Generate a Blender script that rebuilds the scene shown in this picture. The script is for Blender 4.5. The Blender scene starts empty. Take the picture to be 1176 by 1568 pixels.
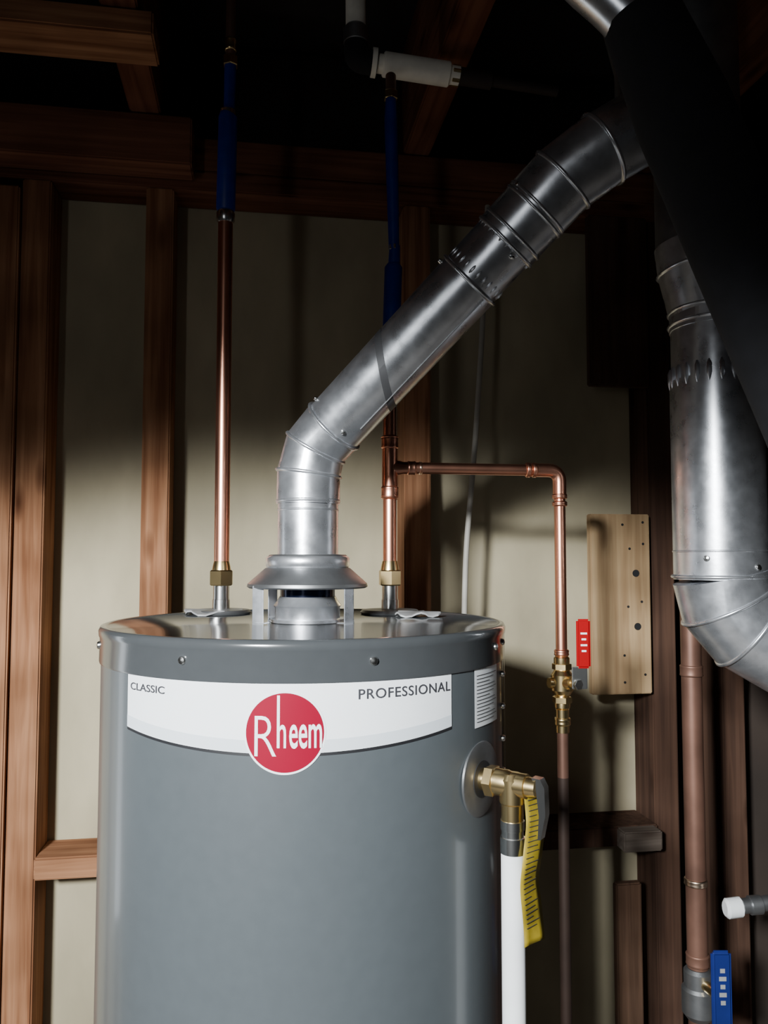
import bpy, bmesh, math
from mathutils import Vector, Matrix

# ---------------------------------------------------------------- frames
# World: X along the back wall, Y into the back wall (stud faces at Y=0), Z up.
# Measurements of the plumbing were taken from the photographer's stand point
# (origin = eye, y forward, 9 deg off the wall normal); L() turns them to world.
A = math.radians(9.0); CA, SA = math.cos(A), math.sin(A)
EYE = 1.59
def L(x, y, z):
    X, Y = x + 0.1, y - 1.6
    return Vector((X*CA + Y*SA, -X*SA + Y*CA, z + EYE))
def LD(x, y, z=0):
    return Vector((x*CA + y*SA, -x*SA + y*CA, z))

# ---------------------------------------------------------------- materials
def new_mat(name):
    m = bpy.data.materials.new(name); m.use_nodes = True
    nt = m.node_tree
    return m, nt, nt.nodes['Principled BSDF']

def mat(name, col, rough=0.5, metal=0.0, vary=0.15, nscale=20, bump=0.0, coat=0.0, rvary=0.0, scale=(1,1,1)):
    m, nt, b = new_mat(name)
    tc = nt.nodes.new('ShaderNodeTexCoord'); mp = nt.nodes.new('ShaderNodeMapping')
    mp.inputs['Scale'].default_value = scale
    nt.links.new(tc.outputs['Object'], mp.inputs[0])
    n = nt.nodes.new('ShaderNodeTexNoise'); n.inputs['Scale'].default_value = nscale
    n.inputs['Detail'].default_value = 5
    nt.links.new(mp.outputs[0], n.inputs['Vector'])
    r = nt.nodes.new('ShaderNodeValToRGB')
    r.color_ramp.elements[0].position = 0.3; r.color_ramp.elements[1].position = 0.7
    r.color_ramp.elements[0].color = (*[c*(1-vary) for c in col], 1)
    r.color_ramp.elements[1].color = (*[min(1, c*(1+vary)) for c in col], 1)
    nt.links.new(n.outputs['Fac'], r.inputs[0]); nt.links.new(r.outputs[0], b.inputs['Base Color'])
    b.inputs['Roughness'].default_value = rough; b.inputs['Metallic'].default_value = metal
    b.inputs['Coat Weight'].default_value = coat
    b.inputs['Coat Roughness'].default_value = 0.12
    if rvary:
        mr = nt.nodes.new('ShaderNodeMapRange')
        mr.inputs['To Min'].default_value = rough-rvary; mr.inputs['To Max'].default_value = rough+rvary
        nt.links.new(n.outputs['Fac'], mr.inputs[0]); nt.links.new(mr.outputs[0], b.inputs['Roughness'])
    if bump:
        bp = nt.nodes.new('ShaderNodeBump'); bp.inputs['Strength'].default_value = bump
        bp.inputs['Distance'].default_value = 0.002
        nt.links.new(n.outputs['Fac'], bp.inputs['Height']); nt.links.new(bp.outputs[0], b.inputs['Normal'])
    return m

def wood(name, axis, dark, light):
    m, nt, b = new_mat(name)
    tc = nt.nodes.new('ShaderNodeTexCoord'); mp = nt.nodes.new('ShaderNodeMapping')
    s = [55, 55, 55]; s[axis] = 2.2
    mp.inputs['Scale'].default_value = s
    nt.links.new(tc.outputs['Object'], mp.inputs[0])
    n = nt.nodes.new('ShaderNodeTexNoise'); n.inputs['Scale'].default_value = 1.3
    n.inputs['Detail'].default_value = 6; n.inputs['Distortion'].default_value = 0.5
    nt.links.new(mp.outputs[0], n.inputs['Vector'])
    r = nt.nodes.new('ShaderNodeValToRGB')
    r.color_ramp.elements[0].position = 0.32; r.color_ramp.elements[1].position = 0.66
    r.color_ramp.elements[0].color = (*dark, 1); r.color_ramp.elements[1].color = (*light, 1)
    nt.links.new(n.outputs['Fac'], r.inputs[0])
    # knots
    mp2 = nt.nodes.new('ShaderNodeMapping'); s2 = [14, 14, 14]; s2[axis] = 4.5
    mp2.inputs['Scale'].default_value = s2
    nt.links.new(tc.outputs['Object'], mp2.inputs[0])
    v = nt.nodes.new('ShaderNodeTexVoronoi'); v.inputs['Scale'].default_value = 1.0
    nt.links.new(mp2.outputs[0], v.inputs['Vector'])
    kr = nt.nodes.new('ShaderNodeValToRGB')
    kr.color_ramp.elements[0].position = 0.05; kr.color_ramp.elements[1].position = 0.2
    kr.color_ramp.elements[0].color = (1, 1, 1, 1); kr.color_ramp.elements[1].color = (0, 0, 0, 1)
    nt.links.new(v.outputs['Distance'], kr.inputs[0])
    # blotches
    n2 = nt.nodes.new('ShaderNodeTexNoise'); n2.inputs['Scale'].default_value = 5
    nt.links.new(tc.outputs['Object'], n2.inputs['Vector'])
    hs = nt.nodes.new('ShaderNodeMix'); hs.data_type = 'RGBA'; hs.blend_type = 'MULTIPLY'
    hs.inputs[0].default_value = 0.6
    nt.links.new(r.outputs[0], hs.inputs[6])
    r2 = nt.nodes.new('ShaderNodeValToRGB')
    r2.color_ramp.elements[0].color = (0.40, 0.36, 0.33, 1); r2.color_ramp.elements[0].position = 0.38
    r2.color_ramp.elements[1].color = (1, 1, 1, 1); r2.color_ramp.elements[1].position = 0.6
    nt.links.new(n2.outputs['Fac'], r2.inputs[0]); nt.links.new(r2.outputs[0], hs.inputs[7])
    mx = nt.nodes.new('ShaderNodeMix'); mx.data_type = 'RGBA'
    nt.links.new(kr.outputs[0], mx.inputs[0]); nt.links.new(hs.outputs[2], mx.inputs[6])
    mx.inputs[7].default_value = (dark[0]*0.35, dark[1]*0.28, dark[2]*0.25, 1)
    nt.links.new(mx.outputs[2], b.inputs['Base Color'])
    b.inputs['Roughness'].default_value = 0.9
    b.inputs['Specular IOR Level'].default_value = 0.12
    bp = nt.nodes.new('ShaderNodeBump'); bp.inputs['Strength'].default_value = 0.25
    bp.inputs['Distance'].default_value = 0.002
    nt.links.new(n.outputs['Fac'], bp.inputs['Height']); nt.links.new(bp.outputs[0], b.inputs['Normal'])
    return m

WD, WL = (0.20, 0.084, 0.040), (0.40, 0.200, 0.105)
wood_z = wood('stud_wood_vertical', 2, WD, WL)
wood_x = wood('plate_wood', 0, WD, WL)
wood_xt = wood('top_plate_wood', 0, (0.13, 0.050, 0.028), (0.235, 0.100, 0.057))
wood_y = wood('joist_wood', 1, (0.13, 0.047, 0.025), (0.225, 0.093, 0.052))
wood_pale = wood('pale_pine', 2, (0.30, 0.19, 0.10), (0.45, 0.31, 0.17))
wood_dark_shaded = wood('dark_and_shaded_wood', 2, (0.055, 0.030, 0.021), (0.10, 0.054, 0.036))  # dark upper nailer; also paints shade into the right bay framing
wood_dull = wood('dull_wood', 2, (0.10, 0.058, 0.038), (0.20, 0.115, 0.075))
wood_gray = wood('weathered_wood', 0, (0.10, 0.078, 0.062), (0.18, 0.145, 0.12))
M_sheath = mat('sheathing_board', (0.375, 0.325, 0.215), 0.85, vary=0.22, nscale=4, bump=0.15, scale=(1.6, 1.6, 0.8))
M_sheath_shade = mat('sheathing_shaded', (0.035, 0.024, 0.018), 0.9, vary=0.3, nscale=4, bump=0.12)  # same sheathing, with the right bay's shade put into the colour
M_drywall = mat('dark_drywall', (0.06, 0.05, 0.042), 0.9, vary=0.2, nscale=4)
M_conc = mat('concrete_floor', (0.10, 0.09, 0.08), 0.85, vary=0.25, nscale=8, bump=0.3)
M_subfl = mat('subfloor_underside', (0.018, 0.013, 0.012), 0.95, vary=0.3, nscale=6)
M_tank = mat('tank_gray_enamel', (0.068, 0.078, 0.084), 0.36, vary=0.03, nscale=60, coat=0.4)
M_lid = mat('tank_lid_enamel', (0.050, 0.054, 0.057), 0.18, vary=0.03, nscale=60, coat=0.4)
M_galv = mat('galvanized_steel', (0.74, 0.76, 0.80), 0.29, 0.90, vary=0.16, nscale=45, bump=0.08, rvary=0.08)
M_galv_d = mat('galvanized_steel_dull', (0.27, 0.275, 0.28), 0.42, 0.9, vary=0.2, nscale=30, bump=0.05)
M_zinc = mat('zinc_plated', (0.72, 0.72, 0.70), 0.25, 1.0, vary=0.08)
M_copper = mat('copper', (0.90, 0.43, 0.29), 0.30, 1.0, vary=0.10, nscale=14, rvary=0.07, scale=(1, 1, 0.4))
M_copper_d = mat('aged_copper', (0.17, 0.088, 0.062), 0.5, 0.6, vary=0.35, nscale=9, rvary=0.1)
M_brass = mat('brass', (0.82, 0.62, 0.31), 0.27, 1.0, vary=0.1)
M_solder = mat('solder', (0.72, 0.55, 0.42), 0.3, 1.0, vary=0.15, nscale=80)
M_blue = mat('blue_sleeve', (0.008, 0.026, 0.24), 0.45, vary=0.15, nscale=60, bump=0.2)
M_throat = mat('throat_blue_reflection', (0.010, 0.016, 0.045), 0.2, 0.5, vary=0.15)  # blue reflection and darkness of the gap painted into the colour
M_black = mat('black_foam', (0.006, 0.006, 0.008), 0.9, vary=0.3, nscale=60, bump=0.3)
M_dark = mat('dark_recess', (0.006, 0.006, 0.007), 0.7)
M_white = mat('white_vinyl', (0.84, 0.87, 0.89), 0.4, vary=0.02)
M_foil = mat('gray_gasket', (0.28, 0.28, 0.28), 0.4, vary=0.12)
M_pvc = mat('white_pvc', (0.76, 0.78, 0.78), 0.4, vary=0.05, nscale=30)
M_pvc_o = mat('aged_pvc', (0.80, 0.77, 0.68), 0.5, vary=0.12, nscale=30)
M_ink = mat('black_ink', (0.012, 0.012, 0.014), 0.5)
M_ink_g = mat('gray_ink', (0.035, 0.035, 0.04), 0.5)
M_red = mat('logo_red', (0.215, 0.001, 0.018), 0.42, vary=0.03)
M_redh = mat('red_vinyl', (0.28, 0.001, 0.004), 0.42, vary=0.05)
for m_ in (M_red, M_redh): m_.node_tree.nodes['Principled BSDF'].inputs['Specular IOR Level'].default_value = 0.15
M_yel = mat('yellow_tag', (0.26, 0.19, 0.014), 0.5, vary=0.3, nscale=40)
M_cable = mat('cable_jacket', (0.32, 0.30, 0.26), 0.6)

# ---------------------------------------------------------------- helpers
def finish(me, mat_, name, parent=None, angle=35):
    me.materials.append(mat_)
    for p in me.polygons: p.use_smooth = True
    me.set_sharp_from_angle(angle=math.radians(angle))
    o = bpy.data.objects.new(name, me)
    bpy.context.collection.objects.link(o)
    if parent: o.parent = parent
    return o
def empty(name):
    o = bpy.data.objects.new(name, None); o.empty_display_size = 0.05
    bpy.context.collection.objects.link(o); return o
def bm_obj(bm, mat_, name, parent=None, angle=35):
    bmesh.ops.recalc_face_normals(bm, faces=bm.faces)
    me = bpy.data.meshes.new(name); bm.to_mesh(me); bm.free()
    return finish(me, mat_, name, parent, angle)
def box(name, lo, hi, mat_, parent=None, bev=0.002, rot=0.0, seg=2):
    bm = bmesh.new(); bmesh.ops.create_cube(bm, size=1)
    c = [(a+b)/2 for a, b in zip(lo, hi)]; s = [abs(b-a) for a, b in zip(lo, hi)]
    for v in bm.verts: v.co = Vector([v.co[i]*s[i] for i in range(3)])
    if bev: bmesh.ops.bevel(bm, geom=bm.edges[:], offset=min(bev, min(s)*0.45), segments=seg, affect='EDGES')
    R = Matrix.Rotation(rot, 3, 'Z')
    for v in bm.verts: v.co = R @ v.co + Vector(c)
    return bm_obj(bm, mat_, name, parent)
def lbox(name, c, s, mat_, parent=None, bev=0.002, seg=2, M=None):
    bm = bmesh.new(); bmesh.ops.create_cube(bm, size=1)
    for v in bm.verts: v.co = Vector([v.co[i]*s[i] for i in range(3)])
    if bev: bmesh.ops.bevel(bm, geom=bm.edges[:], offset=min(bev, min(s)*0.45), segments=seg, affect='EDGES')
    R = Matrix.Rotation(-A, 3, 'Z')
    if M is not None: R = R @ M
    for v in bm.verts: v.co = R @ v.co + L(*c)
    return bm_obj(bm, mat_, name, parent)
def tube(name, pts, radii, mat_, parent=None, n=40, caps=True, angle=35):
    pts = [Vector(p) for p in pts]
    if not isinstance(radii, (list, tuple)): radii = [radii]*len(pts)
    bm = bmesh.new(); rings = []
    T = []
    for i in range(len(pts)):
        a = i
        while a > 0 and (pts[i]-pts[a]).length < 1e-5: a -= 1
        b = i
        while b < len(pts)-1 and (pts[b]-pts[i]).length < 1e-5: b += 1
        d1 = (pts[i]-pts[a]); d2 = (pts[b]-pts[i])
        d1 = d1.normalized() if d1.length > 1e-5 else d2.normalized()
        d2 = d2.normalized() if d2.length > 1e-5 else d1
        T.append((d1+d2).normalized())
    up = Vector((0, 0, 1)) if abs(T[0].z) < 0.9 else Vector((1, 0, 0))
    u = T[0].cross(up).normalized()
    for i, p in enumerate(pts):
        t = T[i]
        u = (u - t*u.dot(t)).normalized(); w = t.cross(u)
        rings.append([bm.verts.new(p + (u*math.cos(2*math.pi*k/n) + w*math.sin(2*math.pi*k/n))*radii[i]) for k in range(n)])
    for a, b in zip(rings[:-1], rings[1:]):
        for k in range(n):
            bm.faces.new((a[k], a[(k+1) % n], b[(k+1) % n], b[k]))
    if caps:
        bm.faces.new(rings[0][::-1]); bm.faces.new(rings[-1])
    return bm_obj(bm, mat_, name, parent, angle)
def fillet(pts, r, n=8):
    pts = [Vector(p) for p in pts]; out = [pts[0]]
    for i in range(1, len(pts)-1):
        a, b, c = pts[i-1], pts[i], pts[i+1]
        d1 = (a-b); d2 = (c-b); k = min(r, d1.length*0.45, d2.length*0.45)
        p0 = b + d1.normalized()*k; p1 = b + d2.normalized()*k
        for j in range(n+1):
            t = j/n
            out.append(p0*(1-t)**2 + b*2*t*(1-t) + p1*t*t)
    out.append(pts[-1]); return out
def lathe(name, base, prof, mat_, parent=None, axis=Vector((0, 0, 1)), n=64, angle=35):
    axis = Vector(axis).normalized()
    up = Vector((0, 0, 1)) if abs(axis.z) < 0.9 else Vector((1, 0, 0))
    u = axis.cross(up).normalized(); w = axis.cross(u)
    bm = bmesh.new(); rings = []
    for r, h in prof:
        r = max(r, 1e-4)
        rings.append([bm.verts.new(Vector(base)+axis*h+(u*math.cos(2*math.pi*k/n)+w*math.sin(2*math.pi*k/n))*r) for k in range(n)])
    for a, b in zip(rings[:-1], rings[1:]):
        for k in range(n): bm.faces.new((a[k], a[(k+1) % n], b[(k+1) % n], b[k]))
    return bm_obj(bm, mat_, name, parent, angle)
def bead(name, p, d, r, mat_, parent, h=0.006, out=0.002):
    d = Vector(d).normalized(); p = Vector(p)
    prof = [(r-0.001, -h/2), (r+out*0.6, -h/2*0.7), (r+out, 0), (r+out*0.6, h/2*0.7), (r-0.001, h/2)]
    return tube(name, [p+d*b for a, b in prof], [a for a, b in prof], mat_, parent, n=48, angle=80)
def hexnut(name, p, d, r, h, mat_, parent):
    return lathe(name, Vector(p), [(0.0001, -h/2), (r*0.9, -h/2), (r, -h/2*0.85), (r, h/2*0.85), (r*0.9, h/2), (0.0001, h/2)], mat_, parent, axis=d, n=6, angle=20)
def screw(name, p, d, r, mat_, parent):
    return lathe(name, p, [(r, -0.002), (r, 0.001), (r*0.8, 0.0025), (r*0.3, 0.0032), (0.0001, 0.0034)], mat_, parent, axis=d, n=12)

# ---------------------------------------------------------------- room shell
H_PL = EYE+0.73
box('floor', (-2.2, -3.6, -0.1), (2.0, 0.25, 0.0), M_conc, bev=0)
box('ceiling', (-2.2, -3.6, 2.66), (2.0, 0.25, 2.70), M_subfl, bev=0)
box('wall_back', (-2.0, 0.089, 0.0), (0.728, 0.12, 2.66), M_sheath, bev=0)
box('wall_back_shade_panel', (0.728, 0.089, 0.0), (1.8, 0.12, 2.66), M_sheath_shade, bev=0)  # dark panel added where the right bay lies in shade
box('wall_left', (-2.1, -3.5, 0.0), (-2.0, 0.12, 2.66), M_drywall, bev=0)
box('wall_right', (1.5, -3.5, 0.0), (1.6, 0.12, 2.66), M_drywall, bev=0)

fr = empty('stud_wall_framing')
for i, (a, b) in enumerate([(-1.52, -1.468), (-1.06, -1.008), (-0.602, -0.549), (-0.372, -0.3195), (0.143, 0.198), (0.672, 0.727), (0.83, 0.882), (1.18, 1.232)]):
    box('stud_%d' % i, (a, 0.0, 0.038), (b, 0.0885, H_PL), wood_z if i < 5 else wood_dark_shaded, fr, bev=0.003)
box('jack_stud', (-0.665, -0.012, 0.038), (-0.6035, 0.0885, H_PL-0.02), wood_z, fr, bev=0.003)
box('bottom_plate', (-2.0, 0.0, 0.0), (1.5, 0.0885, 0.038), wood_x, fr)
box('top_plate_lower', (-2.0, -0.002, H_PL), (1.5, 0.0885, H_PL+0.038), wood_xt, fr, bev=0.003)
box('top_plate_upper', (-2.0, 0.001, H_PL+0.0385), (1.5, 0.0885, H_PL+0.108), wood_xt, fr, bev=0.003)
box('rim_shade_board', (-2.0, 0.050, H_PL+0.1085), (1.5, 0.0885, 2.655), M_subfl, fr, bev=0.003)  # near-black board added to paint the shade above the top plate
ZB = EYE-0.588
for i, (a, b) in enumerate([(-0.549, -0.372), (-0.3195, 0.143), (0.198, 0.672)]):
    box('blocking_%d' % i, (a, -0.012, ZB), (b, 0.0885, ZB+0.040), wood_x if i < 2 else wood_dark_shaded, fr, bev=0.003)
box('blocking_front', (0.580, -0.05, ZB), (0.662, -0.013, ZB+0.040), wood_gray, fr, bev=0.003)
box('nailer_upper', (0.535, -0.022, EYE+0.362), (0.668, -0.001, EYE+0.728), wood_dark_shaded, fr, bev=0.003)
box('cripple_low', (0.575, -0.02, 0.3), (0.63, -0.001, EYE-0.66), wood_dull, fr, bev=0.003)

cj = empty('ceiling_joists')
ZJ = EYE+0.840
for i, (a, b) in enumerate([(-1.43, -1.38), (-0.905, -0.855), (-0.395, -0.338), (0.143, 0.198), (0.665, 0.715), (1.18, 1.23)]):
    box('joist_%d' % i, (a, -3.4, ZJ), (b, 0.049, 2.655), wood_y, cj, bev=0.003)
nb = empty('ceiling_nailers')
box('nailer_rear', (-2.0, -0.075, EYE+0.745), (-0.280, -0.005, EYE+0.838), wood_xt, nb, bev=0.003)
box('nailer_front', (-2.0, -0.37, EYE+0.80), (-0.315, -0.285, EYE+0.838), wood_x, nb, bev=0.003)  # lighter wood paints in light bounced up to the underside

bp = empty('mounting_board')
box('board', (0.530, -0.022, EYE-0.279), (0.660, -0.001, EYE+0.092), wood_pale, bp, bev=0.002)
for i, (s, z) in enumerate([(0.628, -0.031), (0.630, -0.141)]):
    lathe('hole_%d' % i, (s, -0.0228, EYE+z), [(0.0075, 0.004), (0.0075, 0), (0.0001, 0.0)], M_dark, bp, axis=(0, 1, 0), n=20)
for i, (s, z) in enumerate([(0.60, 0.07), (0.645, 0.03), (0.60, -0.2), (0.645, -0.24), (0.615, 0.02), (0.64, -0.09), (0.6, -0.255), (0.645, 0.075), (0.61, -0.10)]):
    lathe('nail_hole_%d' % i, (s, -0.0226, EYE+z), [(0.0027, 0.002), (0.0027, 0), (0.0001, 0.0)], M_dark, bp, axis=(0, 1, 0), n=12)

# ---------------------------------------------------------------- water heater
wh = empty('water_heater')
R = 0.265
TC = (-0.105, 1.10); ZT = -0.0855
T0 = L(TC[0], TC[1], 0)
def tp(phi, r, z):
    """point on tank: phi in degrees from the side facing the viewer, + to the right"""
    p = math.radians(phi)
    return L(TC[0]+r*math.sin(p), TC[1]-r*math.cos(p), z)
def tn(phi):
    p = math.radians(phi); return LD(math.sin(p), -math.cos(p))
base = Vector((T0.x, T0.y, 0))
zt = EYE+ZT
lathe('jacket', base, [(0.02, 0.012), (R-0.008, 0.012), (R-0.008, 0.03), (R-0.0015, 0.032), (R-0.0015, zt-0.030)], M_tank, wh, n=224)
lathe('lid', base, [(R-0.0015, zt-0.043), (R+0.0005, zt-0.043), (R+0.0010, zt-0.041), (R+0.0006, zt-0.013), (R+0.0018, zt-0.010), (R+0.0022, zt-0.004),
                    (R, zt+0.0005), (R-0.004, zt+0.0015), (R-0.008, zt+0.0005), (R-0.010, zt-0.001), (0.0001, zt-0.0005)], M_lid, wh, n=224, angle=50)
lathe('bottom_foot', base, [(0.24, 0.0), (0.25, 0.0), (0.25, 0.014)], M_dark, wh, n=96)
for i, ph in enumerate([-69, -24, 20.8, 65]):
    screw('lid_screw_%d' % i, tp(ph, R+0.0008, ZT-0.022), tn(ph), 0.0048, M_zinc, wh)

RL = R-0.0008
def patch(name, p0, p1, zb, ztop, r, mt, n=80, m=1):
    bm = bmesh.new(); cols = []
    for i in range(n+1):
        ph = p0+(p1-p0)*i/n
        b = zb(ph) if callable(zb) else zb; t = ztop(ph) if callable(ztop) else ztop
        cols.append([bm.verts.new(tp(ph, r, b+(t-b)*j/m)) for j in range(m+1)])
    for a, b in zip(cols[:-1], cols[1:]):
        for j in range(m): bm.faces.new((a[j], b[j], b[j+1], a[j+1]))
    return bm_obj(bm, mt, name, wh)
PC = -0.1; PW = 43.1
def sag(ph): return -0.1865-0.0135*(1-((ph-PC)/PW)**2)
patch('label_band', PC-PW, PC+PW, sag, -0.128, RL, M_white)
patch('label_keyline', PC-PW, PC+PW, lambda p: sag(p)-0.0030, sag, RL, M_ink)
M_pale = mat('pale_gray_print', (0.62, 0.67, 0.71), 0.4, vary=0.02)
patch('label_lower_tint', PC-PW, PC+PW, lambda p: sag(p)+0.0005, lambda p: sag(p)+0.013, RL+0.0002, M_pale)
def disc(name, ph0, z0, rad, r, mt, rin=0.0):
    bm = bmesh.new(); K = 96; rings = []
    for i in range(9):
        rr = rin+(rad-rin)*i/8
        rings.append([bm.verts.new(tp(ph0+math.degrees(rr*math.cos(2*math.pi*k/K)/R), r, z0+rr*math.sin(2*math.pi*k/K))) for k in range(K)])
    for a, b in zip(rings[:-1], rings[1:]):
        for k in range(K):
            bm.faces.new((a[k], a[(k+1) % K], b[(k+1) % K], b[k]))
    bmesh.ops.remove_doubles(bm, verts=bm.verts, dist=1e-6)
    return bm_obj(bm, mt, name, wh)
LP, LZ = 0.7, -0.1785
disc('logo_rim', LP, LZ, 0.0425, RL+0.0004, M_white)
disc('logo_disc', LP, LZ, 0.0403, RL+0.0007, M_red)
def text(name, s, ph0, z0, size, mt, sx=1.0, align='LEFT', r=RL+0.0006, bold=0.0, spacing=1.0):
    cu = bpy.data.curves.new(name+'_c', 'FONT'); cu.body = s; cu.size = size; cu.align_x = align
    cu.offset = bold; cu.resolution_u = 4; cu.space_character = spacing
    o = bpy.data.objects.new(name+'_c', cu); bpy.context.collection.objects.link(o)
    bpy.context.view_layer.update()
    dg = bpy.context.evaluated_depsgraph_get()
    me = bpy.data.meshes.new_from_object(o.evaluated_get(dg))
    bpy.data.objects.remove(o)
    for v in me.vertices:
        ph = ph0+math.degrees(v.co.x*sx/R)
        v.co = tp(ph, r, z0+v.co.y)
    me.materials.clear()
    return finish(me, mt, name, wh)
text('label_text_left', 'CLASSIC', PC-PW+1.3, -0.1448, 0.0112, M_ink_g, 1.40, bold=0.00015)
text('label_text_right', 'PROFESSIONAL', PC+PW-0.6, -0.1465, 0.0148, M_ink_g, 1.09, 'RIGHT', spacing=1.08, bold=0.00015)
rt = RL+0.0011
text('logo_text_r', 'R', LP-7.6, LZ-0.0245, 0.062, M_white, 0.74, r=rt, bold=-0.0008)
text('logo_text_h', 'h', LP-1.9, LZ-0.0150, 0.050, M_white, 0.46, r=rt, bold=0.0004)
text('logo_text_eem', 'eem', LP+0.9, LZ-0.0150, 0.050, M_white, 0.405, r=rt, bold=0.0006)
patch('logo_h_ascender', LP-1.72, LP-1.10, LZ-0.0150, LZ+0.038, rt, M_white, n=4)
patch('rating_sticker', 52.5, 67, -0.196, -0.113, RL, M_white, n=16)
patch('sticker_header', 54, 59, -0.129, -0.117, RL+0.0003, M_ink, n=6)
patch('sticker_badge', 61, 65.5, -0.129, -0.119, RL+0.0003, M_ink_g, n=6)
for i in range(14):
    patch('sticker_line_%d' % i, 53.5, (66, 64, 61, 65)[i % 4], -0.137-i*0.0041, -0.1362-i*0.0041, RL+0.0003, M_ink_g, n=6)
patch('jacket_seam', 77, 80, -1.5, ZT-0.045, RL+0.0015, M_tank, n=4)
for i in range(6): screw('seam_screw_%d' % i, tp(73.5, R+0.0005, ZT-0.02-i*0.04), tn(73.5), 0.004, M_zinc, wh)

NX, NY = -0.252, 1.25
HX, HY = 0.009, 1.25
def nipple(tag, x, y, par):
    p = L(x, y, ZT)
    lathe(tag+'_escutcheon', p, [(0.044, 0), (0.046, 0.003), (0.043, 0.0065), (0.02, 0.008), (0.014, 0.008)], M_galv_d, par, n=40)
    tube(tag+'_nipple', [p, p+Vector((0, 0, 0.022)), p+Vector((0, 0, 0.0225)), p+Vector((0, 0, 0.044))], [0.0135, 0.0135, 0.0125, 0.0125], M_zinc, par)
nipple('cold', NX, NY, wh); nipple('hot', HX, HY, wh)
def foil(name, x, y, rx, ry, parent, seed):
    bm = bmesh.new(); K = 28; c = bm.verts.new(L(x, y, ZT+0.008)); ring = []
    for k in range(K):
        a = 2*math.pi*k/K; j = 1+0.12*math.sin(3*a+seed)+0.07*math.sin(7*a+2*seed)
        ring.append(bm.verts.new(L(x+rx*j*math.cos(a), y+ry*j*math.sin(a), ZT+0.005+0.003*math.sin(5*a+seed))))
    low = [bm.verts.new(v.co-Vector((0, 0, 0.0025))) for v in ring]
    for k in range(K):
        bm.faces.new((c, ring[k], ring[(k+1) % K])); bm.faces.new((ring[k], low[k], low[(k+1) % K], ring[(k+1) % K]))
    return bm_obj(bm, M_foil, name, parent)
foil('cold_gasket', NX-0.012, NY-0.015, 0.042, 0.035, wh, 0.5)
foil('hot_gasket', HX+0.038, HY-0.06, 0.032, 0.022, wh, 2.0)

# ---- temperature & pressure relief valve
PV = 55.8; ZV = -0.256
d = tn(PV)
p0 = tp(PV, R-0.0015, ZV)
lathe('relief_port_ring', p0, [(0.020, 0.0005), (0.020, 0.0012), (0.041, 0.0016), (0.043, 0.0005), (0.043, -0.002)], M_galv_d, wh, axis=d, n=40)
lathe('relief_port_recess', p0, [(0.0001, 0.0020), (0.021, 0.0020), (0.021, 0.0004)], M_dark, wh, axis=d, n=32)
bx, by = TC[0]+0.303*math.sin(math.radians(PV)), TC[1]-0.303*math.cos(math.radians(PV))
pc = L(bx, by, ZV)
tube('relief_inlet', [p0, p0+d*0.014, p0+d*0.0145, p0+d*0.034, p0+d*0.045], [0.0125, 0.0125, 0.015, 0.015, 0.012], M_brass, wh)
hexnut('relief_hex', p0+d*0.014, d, 0.018, 0.012, M_brass, wh)
tube('relief_body', [pc+Vector((0, 0, 0.012)), pc+Vector((0, 0, 0.006)), pc-Vector((0, 0, 0.02)), pc-Vector((0, 0, 0.022)), pc-Vector((0, 0, 0.042))],
     [0.010, 0.0145, 0.0145, 0.0125, 0.0125], M_brass, wh)
tube('relief_bonnet', [pc, pc+d*0.018, pc+d*0.0185, pc+d*0.030], [0.0135, 0.0135, 0.011, 0.010], M_brass, wh)
ex = LD(1, 0)
lp = pc+d*0.026
bm = bmesh.new()
prof = [(0.0, 0.012), (0.012, 0.010), (0.018, 0.0), (0.019, -0.03), (0.012, -0.056), (0.008, -0.056), (0.010, -0.03), (0.006, 0.0)]
side = LD(math.cos(math.radians(PV)), math.sin(math.radians(PV)))
f0 = [bm.verts.new(lp+ex*a*0.8+Vector((0, 0, b))-side*0.006) for a, b in prof]
f1 = [bm.verts.new(lp+ex*a*0.8+Vector((0, 0, b))+side*0.006) for a, b in prof]
bm.faces.new(f0); bm.faces.new(f1[::-1])
for k in range(len(prof)):
    k2 = (k+1) % len(prof); bm.faces.new((f0[k], f0[k2], f1[k2], f1[k]))
bm_obj(bm, M_zinc, 'relief_lever', wh)
z1 = Vector((0, 0, 1))
tube('threaded_adapter', [pc-z1*0.040, pc-z1*0.05, pc-z1*0.0505, pc-z1*0.058, pc-z1*0.0585, pc-z1*0.076], [0.0135, 0.0135, 0.0125, 0.0125, 0.0140, 0.0140], M_zinc, wh)
tube('relief_drop_pipe', [pc-z1*0.074, pc-z1*0.30, pc-z1*(ZV+EYE-0.12)], 0.0133, M_pvc, wh)
# yellow warning tag wired to the valve (part of the heater)
bm = bmesh.new(); cols = []
for i in range(33):
    t = i/32; zz = -0.262-0.168*t
    off = 0.003*math.sin(t*8)-0.004*t
    row = []
    for j in range(5):
        s = (j/4-0.5)*2
        row.append(bm.verts.new(L(bx+0.024+s*0.0130+off, by-0.004+s*0.012+0.003*math.cos(t*7+s)+0.0015*math.sin(23*t), zz)))
    cols.append(row)
for a, b in zip(cols[:-1], cols[1:]):
    for j in range(4): bm.faces.new((a[j], a[j+1], b[j+1], b[j]))
o = bm_obj(bm, M_yel, 'warning_tag_sheet', wh); sm = o.modifiers.new('s', 'SOLIDIFY'); sm.thickness = 0.0006
for i in range(26):
    zz = -0.272-0.0056*i; t = (-0.262-zz)/0.168; off = 0.003*math.sin(t*8)-0.004*t
    def tpnt(s): return L(bx+0.024+s*0.0130+off, by-0.0050+s*0.012+0.003*math.cos(t*7+s)+0.0015*math.sin(23*t), zz)
    tube('warning_tag_print_%d' % i, [tpnt(-0.7), tpnt((0.6, 0.3, 0.5, 0.0)[i % 4])], 0.0004, M_ink_g, wh, n=6)

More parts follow.
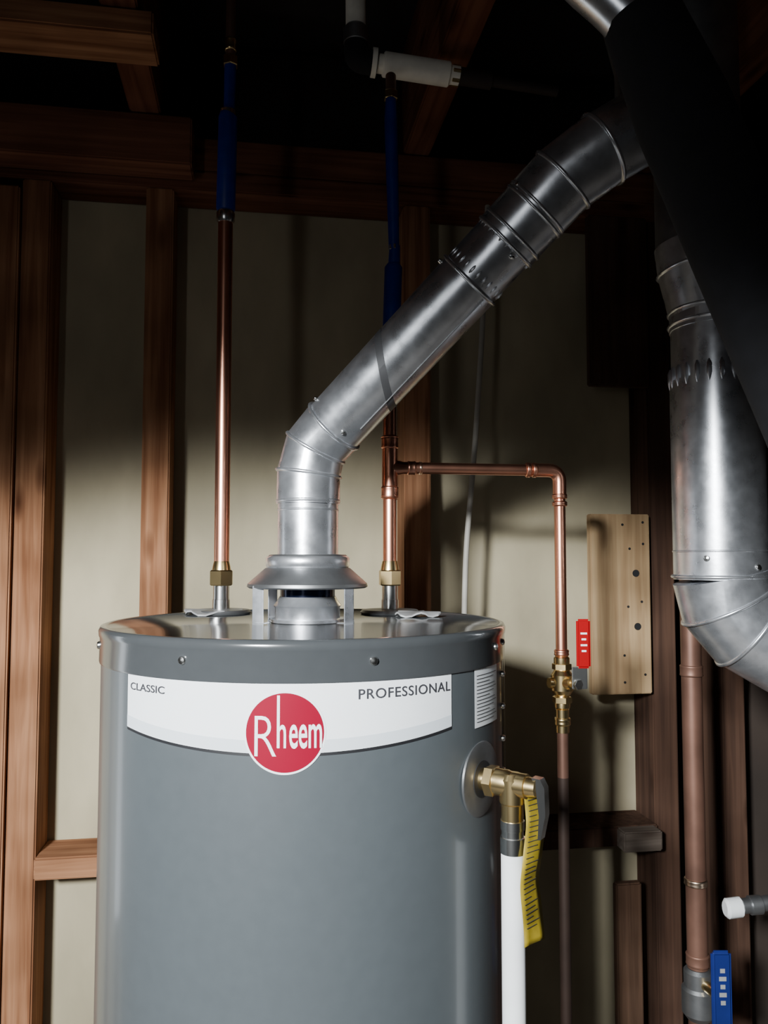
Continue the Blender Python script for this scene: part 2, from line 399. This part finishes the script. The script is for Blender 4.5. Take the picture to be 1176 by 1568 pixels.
# ---------------------------------------------------------------- draft hood + vent
vent = empty('water_heater_vent_pipe')
VX, VY = -0.104, 1.10
vb = L(VX, VY, 0); vbase = Vector((vb.x, vb.y, EYE))
lathe('flue_collar', vbase, [(0.050, ZT), (0.050, ZT+0.004), (0.044, ZT+0.005), (0.044, ZT+0.019), (0.046, ZT+0.022), (0.043, ZT+0.026), (0.038, ZT+0.034)], M_galv, vent)
lathe('flue_throat', vbase, [(0.037, ZT+0.030), (0.037, ZT+0.050), (0.030, ZT+0.052)], M_throat, vent)
lathe('hood_skirt', vbase, [(0.079, -0.040), (0.082, -0.038), (0.081, -0.034), (0.058, -0.0135), (0.0545, -0.012), (0.0545, 0.002), (0.052, 0.005), (0.041, 0.0055)], M_galv_d, vent, angle=25)
lathe('hood_under', vbase, [(0.079, -0.0395), (0.056, -0.016), (0.04, -0.014), (0.0001, -0.014)], M_galv_d, vent)
lathe('hood_top_ring', vbase, [(0.0548, -0.0125), (0.0568, -0.0105), (0.0568, 0.0005), (0.0545, 0.003)], M_galv, vent, angle=60)
for i, a in enumerate([-50, 48, 135, 225]):
    turn = math.radians(-20 if i == 0 else a)
    a = math.radians(a)
    cx, cy = VX+0.078*math.sin(a), VY-0.078*math.cos(a)
    Mr = Matrix.Rotation(turn, 3, 'Z')
    lbox('hood_leg_%d' % i, (cx, cy, (ZT-0.034)/2-0.002), (0.016, 0.0016, -ZT-0.034), M_galv, vent, bev=0.0005, M=Mr)
    lbox('hood_leg_foot_%d' % i, (cx-0.006*math.sin(a), cy+0.006*math.cos(a), ZT+0.0015), (0.016, 0.014, 0.0016), M_galv, vent, bev=0.0005, M=Mr)
rv = 0.0412
E0 = L(VX, VY, 0.004); E1 = L(VX, VY, 0.078); E2 = L(-0.1035, 1.10, 0.116); E3 = L(-0.094, 1.098, 0.152)
E4 = L(-0.068, 1.087, 0.180)
E5 = L(0.217, 0.95, 0.458); E6 = L(0.262, 0.937, 0.489); E7 = L(0.315, 0.935, 0.520)
E8 = L(0.325, 0.95, 0.60); E9 = L(0.305, 0.96, 0.70); E10 = L(0.300, 0.96, 1.065)
tube('riser', [E0, E1], rv, M_galv, vent, n=64)
tube('elbow_lower', [E1-z1*0.004, E2, E3, E4], [rv+0.0022]*4, M_galv, vent, n=64, angle=8)
dv = (E5-E4).normalized(); Lp = (E5-E4).length
tube('angled_run', [E4-dv*0.006, E4+dv*Lp*0.62], rv+0.0008, M_galv, vent, n=64)
tube('angled_run_upper', [E4+dv*Lp*0.60, E4+dv*Lp*0.80], rv-0.0002, M_galv, vent, n=64)
tube('elbow_upper_a', [E4+dv*Lp*0.77, E4+dv*Lp*0.885], rv+0.002, M_galv, vent, n=64)
tube('elbow_upper', [E4+dv*Lp*0.88, E5, E6, E7], [rv+0.003]*4, M_galv, vent, n=64, angle=8)
tube('upper_run', [E6.lerp(E7, 0.9), E7, E8, E9, E10], rv+0.001, M_galv_d, vent, n=48, angle=8)
bead('bead_0', E1, z1, rv+0.001, M_galv, vent)
bead('bead_0b', E1-z1*0.012, z1, rv, M_galv, vent, h=0.004, out=0.001)
bead('bead_1', E2, (E3-E1), rv+0.002, M_galv, vent, out=0.003)
bead('bead_2', E3, (E4-E2), rv+0.002, M_galv, vent, out=0.003)
bead('bead_3', E4, (E5-E3), rv+0.002, M_galv, vent, out=0.003)
for i, f in enumerate([0.62, 0.77, 0.80, 0.885, 0.90]):
    bead('bead_run_%d' % i, E4+dv*Lp*f, dv, rv+0.0012, M_galv, vent, out=0.003)
for i, (p, dd) in enumerate([(E5, E6-E4), (E6, E7-E5)]):
    bead('bead_up_%d' % i, p, dd, rv+0.003, M_galv, vent, out=0.003)
def off_pt(p, ang, r):
    a = (LD(0, -1) - dv*LD(0, -1).dot(dv)).normalized(); b = dv.cross(a)
    return p + (a*math.cos(ang)+b*math.sin(ang))*r, (a*math.cos(ang)+b*math.sin(ang))
for tag, f0_, rr in (('a', 0.635, rv+0.0002), ('b', 0.755, rv+0.0002)):
    for k in range(26):
        q_a, nn = off_pt(E4+dv*Lp*f0_, 2*math.pi*k/26, rr-0.0010); q_b = q_a+dv*0.012
        tube('crimp_%s_%d' % (tag, k), [q_a, q_a+dv*0.003, q_b-dv*0.003, q_b], [0.0008, 0.0020, 0.0020, 0.0008], M_galv, vent, n=8)
q0, nn = off_pt(E4+dv*0.03, 0.9, rv+0.0008); q1, nn = off_pt(E4+dv*Lp*0.61, 0.9, rv+0.0008)
tube('lap_seam', [q0, q1], 0.0012, M_galv_d, vent, n=8)
for i, (f, an) in enumerate([(0.03, 0.5), (0.03, -1.2), (0.75, 0.6), (0.6, -1.3), (0.9, -0.8)]):
    q, nn = off_pt(E4+dv*Lp*f, an, rv+0.002); screw('vent_screw_%d' % i, q, nn, 0.003, M_zinc, vent)
M_band = mat('gray_band', (0.10, 0.10, 0.105), 0.5, 0.3)  # dark gray for the band winding round the angled run
bm = bmesh.new(); prev = None
for k in range(49):
    ang = 2*math.pi*k/48
    c = E4+dv*(0.105-0.030*math.sin(ang-0.2))
    a_, nn = off_pt(c-dv*0.006, ang, rv+0.0012); b_, nn = off_pt(c+dv*0.006, ang, rv+0.0012)
    cur = (bm.verts.new(a_), bm.verts.new(b_))
    if prev: bm.faces.new((prev[0], prev[1], cur[1], cur[0]))
    prev = cur
bm_obj(bm, M_band, 'vent_dark_band', vent)

# ---------------------------------------------------------------- copper lines
def cup(name, p, dd, r, h, parent, m=M_copper):
    dd = Vector(dd).normalized(); p = Vector(p)
    return tube(name, [p-dd*h/2, p-dd*(h/2-0.002), p-dd*(h/2-0.004), p+dd*(h/2-0.004), p+dd*(h/2-0.002), p+dd*h/2], [r, r+0.0016, r+0.001, r+0.001, r+0.0016, r], m, parent, n=32, angle=60)
cold = empty('cold_water_line')
hexnut('union_nut', L(NX, NY, -0.030), z1, 0.0195, 0.024, M_brass, cold)
tube('union_neck', [L(NX, NY, -0.019), L(NX, NY, -0.012), L(NX, NY, -0.004)], [0.0145, 0.0135, 0.0115], M_brass, cold)
tube('riser', [L(NX, NY, -0.02), L(NX, NY, 0.54)], 0.0116, M_copper, cold)
tube('hose_lower_fitting', [L(NX, NY, 0.532), L(NX, NY, 0.536), L(NX, NY, 0.548), L(NX, NY, 0.552)], [0.012, 0.0145, 0.0145, 0.012], M_zinc, cold)
tube('insulated_hose', [L(NX, NY, 0.552), L(NX, NY, 0.556), L(NX+0.002, NY, 0.705), L(NX+0.002, NY, 0.712), L(NX+0.004, NY, 0.715), L(NX+0.005, NY, 0.79)],
     [0.0135, 0.0150, 0.0150, 0.012, 0.0095, 0.0095], M_blue, cold)
tube('hose_ferrule', [L(NX+0.002, NY, 0.706), L(NX+0.002, NY, 0.716)], 0.0125, M_zinc, cold)
hexnut('hose_upper_nut', L(NX+0.005, NY, 0.798), z1, 0.0125, 0.016, M_brass, cold)
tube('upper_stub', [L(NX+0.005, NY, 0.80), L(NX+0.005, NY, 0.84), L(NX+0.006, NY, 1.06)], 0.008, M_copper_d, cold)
cup('upper_stub_cap', L(NX+0.005, NY, 0.825), z1, 0.0085, 0.02, cold, M_brass)

hot = empty('hot_water_line')
hexnut('union_nut', L(HX, HY, -0.030), z1, 0.0180, 0.024, M_brass, hot)
tube('union_neck', [L(HX, HY, -0.019), L(HX, HY, -0.012), L(HX, HY, -0.004)], [0.0145, 0.0135, 0.0115], M_brass, hot)
tube('riser', [L(HX, HY, -0.02), L(HX, HY, 0.335)], 0.0105, M_copper, hot)
ZTEE = 0.1415
tube('tee_run', [L(HX, HY, 0.0915), L(HX, HY, 0.094), L(HX, HY, 0.098), L(HX, HY, 0.185), L(HX, HY, 0.189), L(HX, HY, 0.1915)],
     [0.0115, 0.0140, 0.0122, 0.0122, 0.0140, 0.0115], M_copper, hot, angle=60)
cup('tee_cup_low', L(HX, HY, 0.103), z1, 0.0122, 0.018, hot)
cup('tee_cup_high', L(HX, HY, 0.180), z1, 0.0122, 0.018, hot)
tube('tee_branch', [L(HX, HY, ZTEE), L(0.024, 1.252, ZTEE), L(0.030, 1.253, ZTEE), L(0.044, 1.256, ZTEE)], [0.012, 0.011, 0.0095, 0.0095], M_copper, hot)
cup('branch_cup', L(0.043, 1.256, ZTEE), LD(1, 0.15), 0.0095, 0.014, hot)
cup('branch_ring', L(0.057, 1.258, ZTEE), LD(1, 0.15), 0.0088, 0.006, hot, M_solder)
EX, EY = 0.283, 1.292
path = fillet([L(0.03, 1.253, ZTEE), L(EX, EY, ZTEE), L(EX, EY, -0.03)], 0.026, 10)
tube('branch_pipe', path, 0.0090, M_copper, hot)
pe = fillet([L(EX-0.042, EY-0.0065, ZTEE), L(EX, EY, ZTEE), L(EX, EY, ZTEE-0.045)], 0.026, 10)
tube('elbow', pe, 0.0108, M_copper, hot)
for i, (p, dd) in enumerate([(L(EX-0.042, EY-0.0065, ZTEE), LD(1, .15)), (L(EX-0.052, EY-0.008, ZTEE), LD(1, .15)), (L(EX, EY, ZTEE-0.042), z1), (L(EX, EY, ZTEE-0.054), z1)]):
    cup('elbow_cup_%d' % i, p, dd, 0.0106, 0.008, hot)
tube('hose_lower', [L(HX, HY, 0.325), L(HX+0.002, HY, 0.335), L(HX+0.006, HY, 0.46), L(HX+0.006, HY, 0.466)], [0.0125, 0.0140, 0.0140, 0.010], M_blue, hot)
tube('hose_mid_fitting', [L(HX+0.007, HY, 0.462), L(HX+0.008, HY, 0.495)], [0.0095, 0.0085], M_blue, hot)
hexnut('hose_mid_nut', L(HX+0.007, HY, 0.492), z1, 0.0095, 0.008, M_zinc, hot)
tube('hose_upper', [L(HX+0.007, HY, 0.49), L(HX+0.004, HY, 0.62), L(HX+0.002, HY, 0.70), L(HX+0.002, HY, 0.735)], [0.0085, 0.010, 0.0105, 0.0085], M_blue, hot)
hexnut('hose_top_nut', L(HX+0.002, HY+0.003, 0.743), z1, 0.0115, 0.014, M_brass, hot)
tube('hose_top_stub', [L(HX+0.002, HY+0.003, 0.745), L(HX+0.002, HY+0.015, 0.783)], 0.0085, M_copper_d, hot)

bv = empty('ball_valve')
VZ = -0.197
tube('inlet_pipe', [L(EX, EY, -0.0302), L(EX, EY, -0.152)], 0.0090, M_copper, bv)
cup('inlet_cup', L(EX, EY, -0.150), z1, 0.0104, 0.010, bv, M_copper)
tube('valve_body', [L(EX, EY, a) for a in [-.155, -.158, -.170, -.176, -.185, -.209, -.218, -.224, -.236, -.239]],
     [0.0095, 0.0125, 0.0125, 0.0115, 0.0175, 0.0175, 0.0115, 0.0125, 0.0125, 0.0095], M_brass, bv, n=24, angle=30)
hexnut('valve_hex_top', L(EX, EY, -0.172), z1, 0.0155, 0.010, M_brass, bv)
hexnut('valve_hex_low', L(EX, EY, -0.224), z1, 0.0155, 0.010, M_brass, bv)
tube('stem_boss', [L(EX, EY, VZ), L(EX+0.012, EY-0.022, VZ+0.002), L(EX+0.0125, EY-0.023, VZ+0.002), L(EX+0.016, EY-0.031, VZ+0.002)], [0.012, 0.0105, 0.007, 0.006], M_brass, bv)
hexnut('stem_nut', L(EX+0.017, EY-0.036, VZ+0.002), LD(0.45, -0.9), 0.0085, 0.006, M_zinc, bv)
tube('drain_boss', [L(EX, EY, VZ), L(EX-0.022, EY-0.006, VZ)], [0.009, 0.008], M_brass, bv)
lbox('handle_root', (EX+0.020, EY-0.034, VZ+0.012), (0.024, 0.0025, 0.034), M_zinc, bv, bev=0.001)
lbox('handle_grip', (EX+0.026, EY-0.036, -0.132), (0.022, 0.007, 0.076), M_redh, bv, bev=0.0033, seg=4)
for i in range(4):
    lbox('handle_print_%d' % i, (EX+0.026, EY-0.0397, -0.116-0.009*i), (0.007 if i % 2 else 0.010, 0.0006, 0.0028), M_white, bv, bev=0)
tube('outlet_ring', [L(EX, EY, -0.239), L(EX, EY, -0.275)], 0.0105, M_brass, bv)
cup('outlet_cup', L(EX, EY, -0.258), z1, 0.0115, 0.012, bv, M_brass)
tube('outlet_pipe', [L(EX, EY, -0.262), L(EX, EY, -0.345)], 0.0090, M_copper_d, bv)
tube('outlet_pipe_lower', [L(EX, EY, -0.345), L(EX, EY, -1.588)], 0.0088, M_tail0 if False else mat('shaded_copper', (0.04, 0.024, 0.018), 0.6, 0.4), bv)  # copper darkened to paint in the shadow over the lower pipe

# overhead white plastic line
ov = empty('overhead_plastic_pipe')
P_a = L(-0.048, 1.272, 1.06); P_b = L(-0.046, 1.272, 0.815); P_c = L(0.125, 1.295, 0.802)
tube('drop', [P_a, P_b+z1*0.02], 0.0165, M_pvc_o, ov)
tube('drop_collar', [P_b+z1*0.055, P_b+z1*0.051, P_b+z1*0.028, P_b+z1*0.024], [0.0175, 0.0205, 0.0205, 0.0175], M_galv_d, ov)
dh = (P_c-P_b).normalized()
tube('elbow', fillet([P_b+z1*0.03, P_b, P_b+dh*0.035], 0.02, 8), 0.0195, M_black, ov)
tube('elbow_ring', [P_b+dh*0.026, P_b+dh*0.034], 0.0225, M_pvc_o, ov)
tube('cross_run', [P_b+dh*0.03, P_c], 0.0150, M_pvc_o, ov)
tube('cross_socket', [P_b+dh*0.045, P_b+dh*0.047, P_c-dh*0.018, P_c-dh*0.016], [0.0175, 0.0195, 0.0195, 0.0175], M_pvc_o, ov)
hexnut('brass_adapter', P_c-dh*0.006, dh, 0.0165, 0.014, M_brass, ov)
M_tail = mat('dark_pipe', (0.030, 0.020, 0.017), 0.7, 0.3)  # very dark colour for the tail of the run
tube('dark_tail', [P_c, P_c+dh*0.055, P_c+dh*0.056, P_c+dh*0.17], [0.014, 0.014, 0.009, 0.009], M_tail, ov)

# ---------------------------------------------------------------- furnace flue (right)
ff = empty('furnace_flue_pipe')
FX, FY = 0.480, 1.15; rf = 0.0635
tube('main_section', [L(FX, FY, -0.03), L(FX, FY, 0.256)], rf, M_galv, ff, n=72)
tube('upper_section', [L(FX, FY, 0.25), L(FX, FY, 0.335)], rf-0.0025, M_galv, ff, n=72)
tube('upper_elbow', [L(FX, FY, 0.330), L(FX, FY, 0.357), L(FX-0.006, FY, 0.385), L(FX-0.016, FY, 0.425), L(FX-0.020, FY, 0.46)], [rf-0.001]*5, M_galv, ff, n=72, angle=5)
tube('upper_run', [L(FX-0.020, FY, 0.455), L(FX-0.022, FY, 1.065)], rf-0.003, M_galv_d, ff, n=64)
for i, z in enumerate([0.338, 0.357]): bead('flue_bead_%d' % i, L(FX, FY, z), z1, rf-0.001, M_galv, ff, out=0.003)
bead('flue_bead_top', L(FX-0.016, FY, 0.425), LD(-.2, 0, 1), rf-0.001, M_galv, ff, out=0.003)
bead('flue_bead_join', L(FX, FY, 0.458), z1, rf-0.002, M_galv, ff)
for k in range(24):
    a = 2*math.pi*k/24
    px, py = FX+(rf-0.0012)*math.sin(a), FY-(rf-0.0012)*math.cos(a)
    tube('crimp_%d' % k, [L(px, py, 0.244), L(px, py, 0.254), L(px, py, 0.270), L(px, py, 0.276)], [0.001, 0.0036, 0.0036, 0.001], M_galv, ff, n=8)
fp = [L(FX, FY, -0.026), L(0.488, 1.15, -0.066), L(0.515, 1.148, -0.098), L(0.586, 1.14, -0.139), L(0.80, 1.12, -0.245), L(1.15, 1.12, -0.41)]
tube('lower_elbow', fp[:4], rf+0.002, M_galv, ff, n=72, angle=8)
tube('lower_run', fp[3:], rf+0.001, M_galv, ff, n=64)
bead('flue_low_0', fp[0], z1, rf+0.001, M_galv, ff, out=0.003)
bead('flue_low_0b', L(FX, FY, 0.010), z1, rf-0.0005, M_galv, ff, h=0.004, out=0.0015)
bead('flue_low_1', fp[1], fp[2]-fp[0], rf+0.002, M_galv, ff, out=0.003)
bead('flue_low_2', fp[2], fp[3]-fp[1], rf+0.002, M_galv, ff, out=0.003)
bead('flue_low_3', fp[3], fp[4]-fp[2], rf+0.002, M_galv, ff, out=0.003)
for i, (a, z) in enumerate([(-38, 0.0), (10, 0.292), (25, -0.012)]):
    a = math.radians(a); q = L(FX+rf*math.sin(a), FY-rf*math.cos(a), z)
    screw('flue_screw_%d' % i, q, LD(math.sin(a), -math.cos(a)), 0.0045, M_zinc, ff)

bl = empty('insulated_black_duct')
bpth = fillet([L(0.239, 0.72, 0.503), L(0.294, 0.72, 0.363), L(0.334, 0.72, 0.259), L(0.384, 0.72, 0.135), L(0.470, 0.73, -0.08), L(0.62, 0.74, -0.5), L(0.62, 0.74, -1.585)], 0.06, 6)
tube('foam_sleeve', bpth, [0.035]+[0.043]*(len(bpth)-1), M_black, bl)
tube('metal_core', fillet([L(0.25, 0.72, 0.47), L(0.220, 0.72, 0.51), L(0.170, 0.72, 0.555), L(0.160, 0.72, 1.065)], 0.04, 6), 0.0235, M_galv, bl)

gp = empty('copper_riser_pipe')
GX, GY = 0.549, 1.45
tube('riser', [L(GX, GY, -0.714), L(GX, GY, 1.06)], 0.0175, M_copper_d, gp)
for i, z in enumerate([-0.568, -0.70, -0.2]):
    cup('coupling_%d' % i, L(GX, GY, z), z1, 0.0185, 0.02 if i else 0.012, gp, M_copper_d if i else M_solder)
gv = empty('gate_valve')
tube('valve_body', [L(GX, GY, -0.7145), L(GX, GY, -0.72), L(GX, GY, -0.745), L(GX, GY, -0.75), L(GX, GY, -0.79), L(GX, GY, -0.80)], [0.019, 0.024, 0.024, 0.028, 0.028, 0.02], M_galv_d, gv, n=24)
tube('lower_pipe', [L(GX, GY, -0.79), L(GX, GY, -1.588)], 0.0175, M_copper_d, gv)
tube('valve_stem', [L(GX, GY, -0.735), L(GX+0.012, GY-0.05, -0.735)], 0.009, M_brass, gv)
lbox('lever_grip', (GX+0.018, GY-0.055, -0.722), (0.034, 0.012, 0.125), mat('navy_lever', (0.006, 0.016, 0.12), 0.45), gv, bev=0.005, seg=3)
for i in range(5): lbox('lever_print_%d' % i, (GX+0.018, GY-0.0615, -0.69-0.013*i), (0.008+0.004*(i % 2), 0.0006, 0.007), M_foil, gv, bev=0)
gr = empty('gray_conduit')
cE = L(1.10, 1.42, -0.56)
tube('conduit', [L(0.585, 1.40, -0.592), L(0.70, 1.41, -0.582), cE, Vector((1.4995, cE.y-0.05, cE.z+0.01))], 0.0125, M_galv_d, gr)
tube('end_fitting', [L(0.578, 1.40, -0.593), L(0.582, 1.40, -0.593), L(0.605, 1.402, -0.591), L(0.609, 1.402, -0.591)], [0.012, 0.0165, 0.0165, 0.012], M_pvc, gr, n=12)
tube('end_fitting_b', [L(0.622, 1.403, -0.589), L(0.64, 1.404, -0.588)], 0.0155, M_galv_d, gr)

cb = empty('electrical_cable')
cp = fillet([L(0.215, 1.63, 0.73), L(0.205, 1.60, 0.60), L(0.196, 1.58, 0.45), L(0.178, 1.57, 0.209), L(0.160, 1.57, 0.02), L(0.156, 1.57, -0.10), L(0.15, 1.60, -0.50)], 0.08, 8)
tube('jacket', cp, 0.0055, M_cable, cb, n=12)

# ---------------------------------------------------------------- lights
def look(o, tgt):
    o.rotation_euler = (Vector(tgt)-o.location).to_track_quat('-Z', 'Y').to_euler()
def light(name, kind, loc, tgt, energy, col, **kw):
    ld = bpy.data.lights.new(name, kind); ld.energy = energy; ld.color = col
    for k, v in kw.items(): setattr(ld, k, v)
    o = bpy.data.objects.new(name, ld); bpy.context.collection.objects.link(o)
    o.location = loc; look(o, tgt); return o
LP0 = L(-0.72, -0.85, 0.47)
az = math.atan2(0.28, 1.0); pit = math.radians(-45)
dirv = LD(math.sin(az)*math.cos(pit), math.cos(az)*math.cos(pit), math.sin(pit))
light('work_lamp', 'SPOT', LP0, LP0+dirv, 640, (0.94, 0.98, 1.0), spot_size=math.radians(79), spot_blend=0.20, shadow_soft_size=0.12)
light('metal_highlight_strip', 'AREA', L(-0.60, -0.9, 0.32), L(0.1, 1.1, 0.22), 2.1, (0.94, 0.97, 1.0), shape='RECTANGLE', size=0.10, size_y=0.8)  # added strip light for highlights on the metal; no doorway is modelled
light('tank_streak_strip', 'AREA', L(-1.20, 1.28, -0.35), L(-0.3, 0.95, -0.35), 1.1, (0.85, 0.93, 1.0), shape='RECTANGLE', size=0.10, size_y=0.9)  # added strip light for the streak on the tank's left; no window there

w = bpy.data.worlds.new('World'); bpy.context.scene.world = w; w.use_nodes = True
w.node_tree.nodes['Background'].inputs[0].default_value = (0.5, 0.55, 0.65, 1)
w.node_tree.nodes['Background'].inputs[1].default_value = 0.01

# ---------------------------------------------------------------- camera
cd = bpy.data.cameras.new('Camera'); cam = bpy.data.objects.new('Camera', cd)
bpy.context.collection.objects.link(cam)
cam.location = L(0, 0, 0)
cam.rotation_euler = (math.radians(90+3.3), 0, -A)
cd.sensor_fit = 'VERTICAL'; cd.sensor_height = 24
cd.lens = 24*1231/1568
cd.clip_start = 0.02
bpy.context.scene.camera = cam
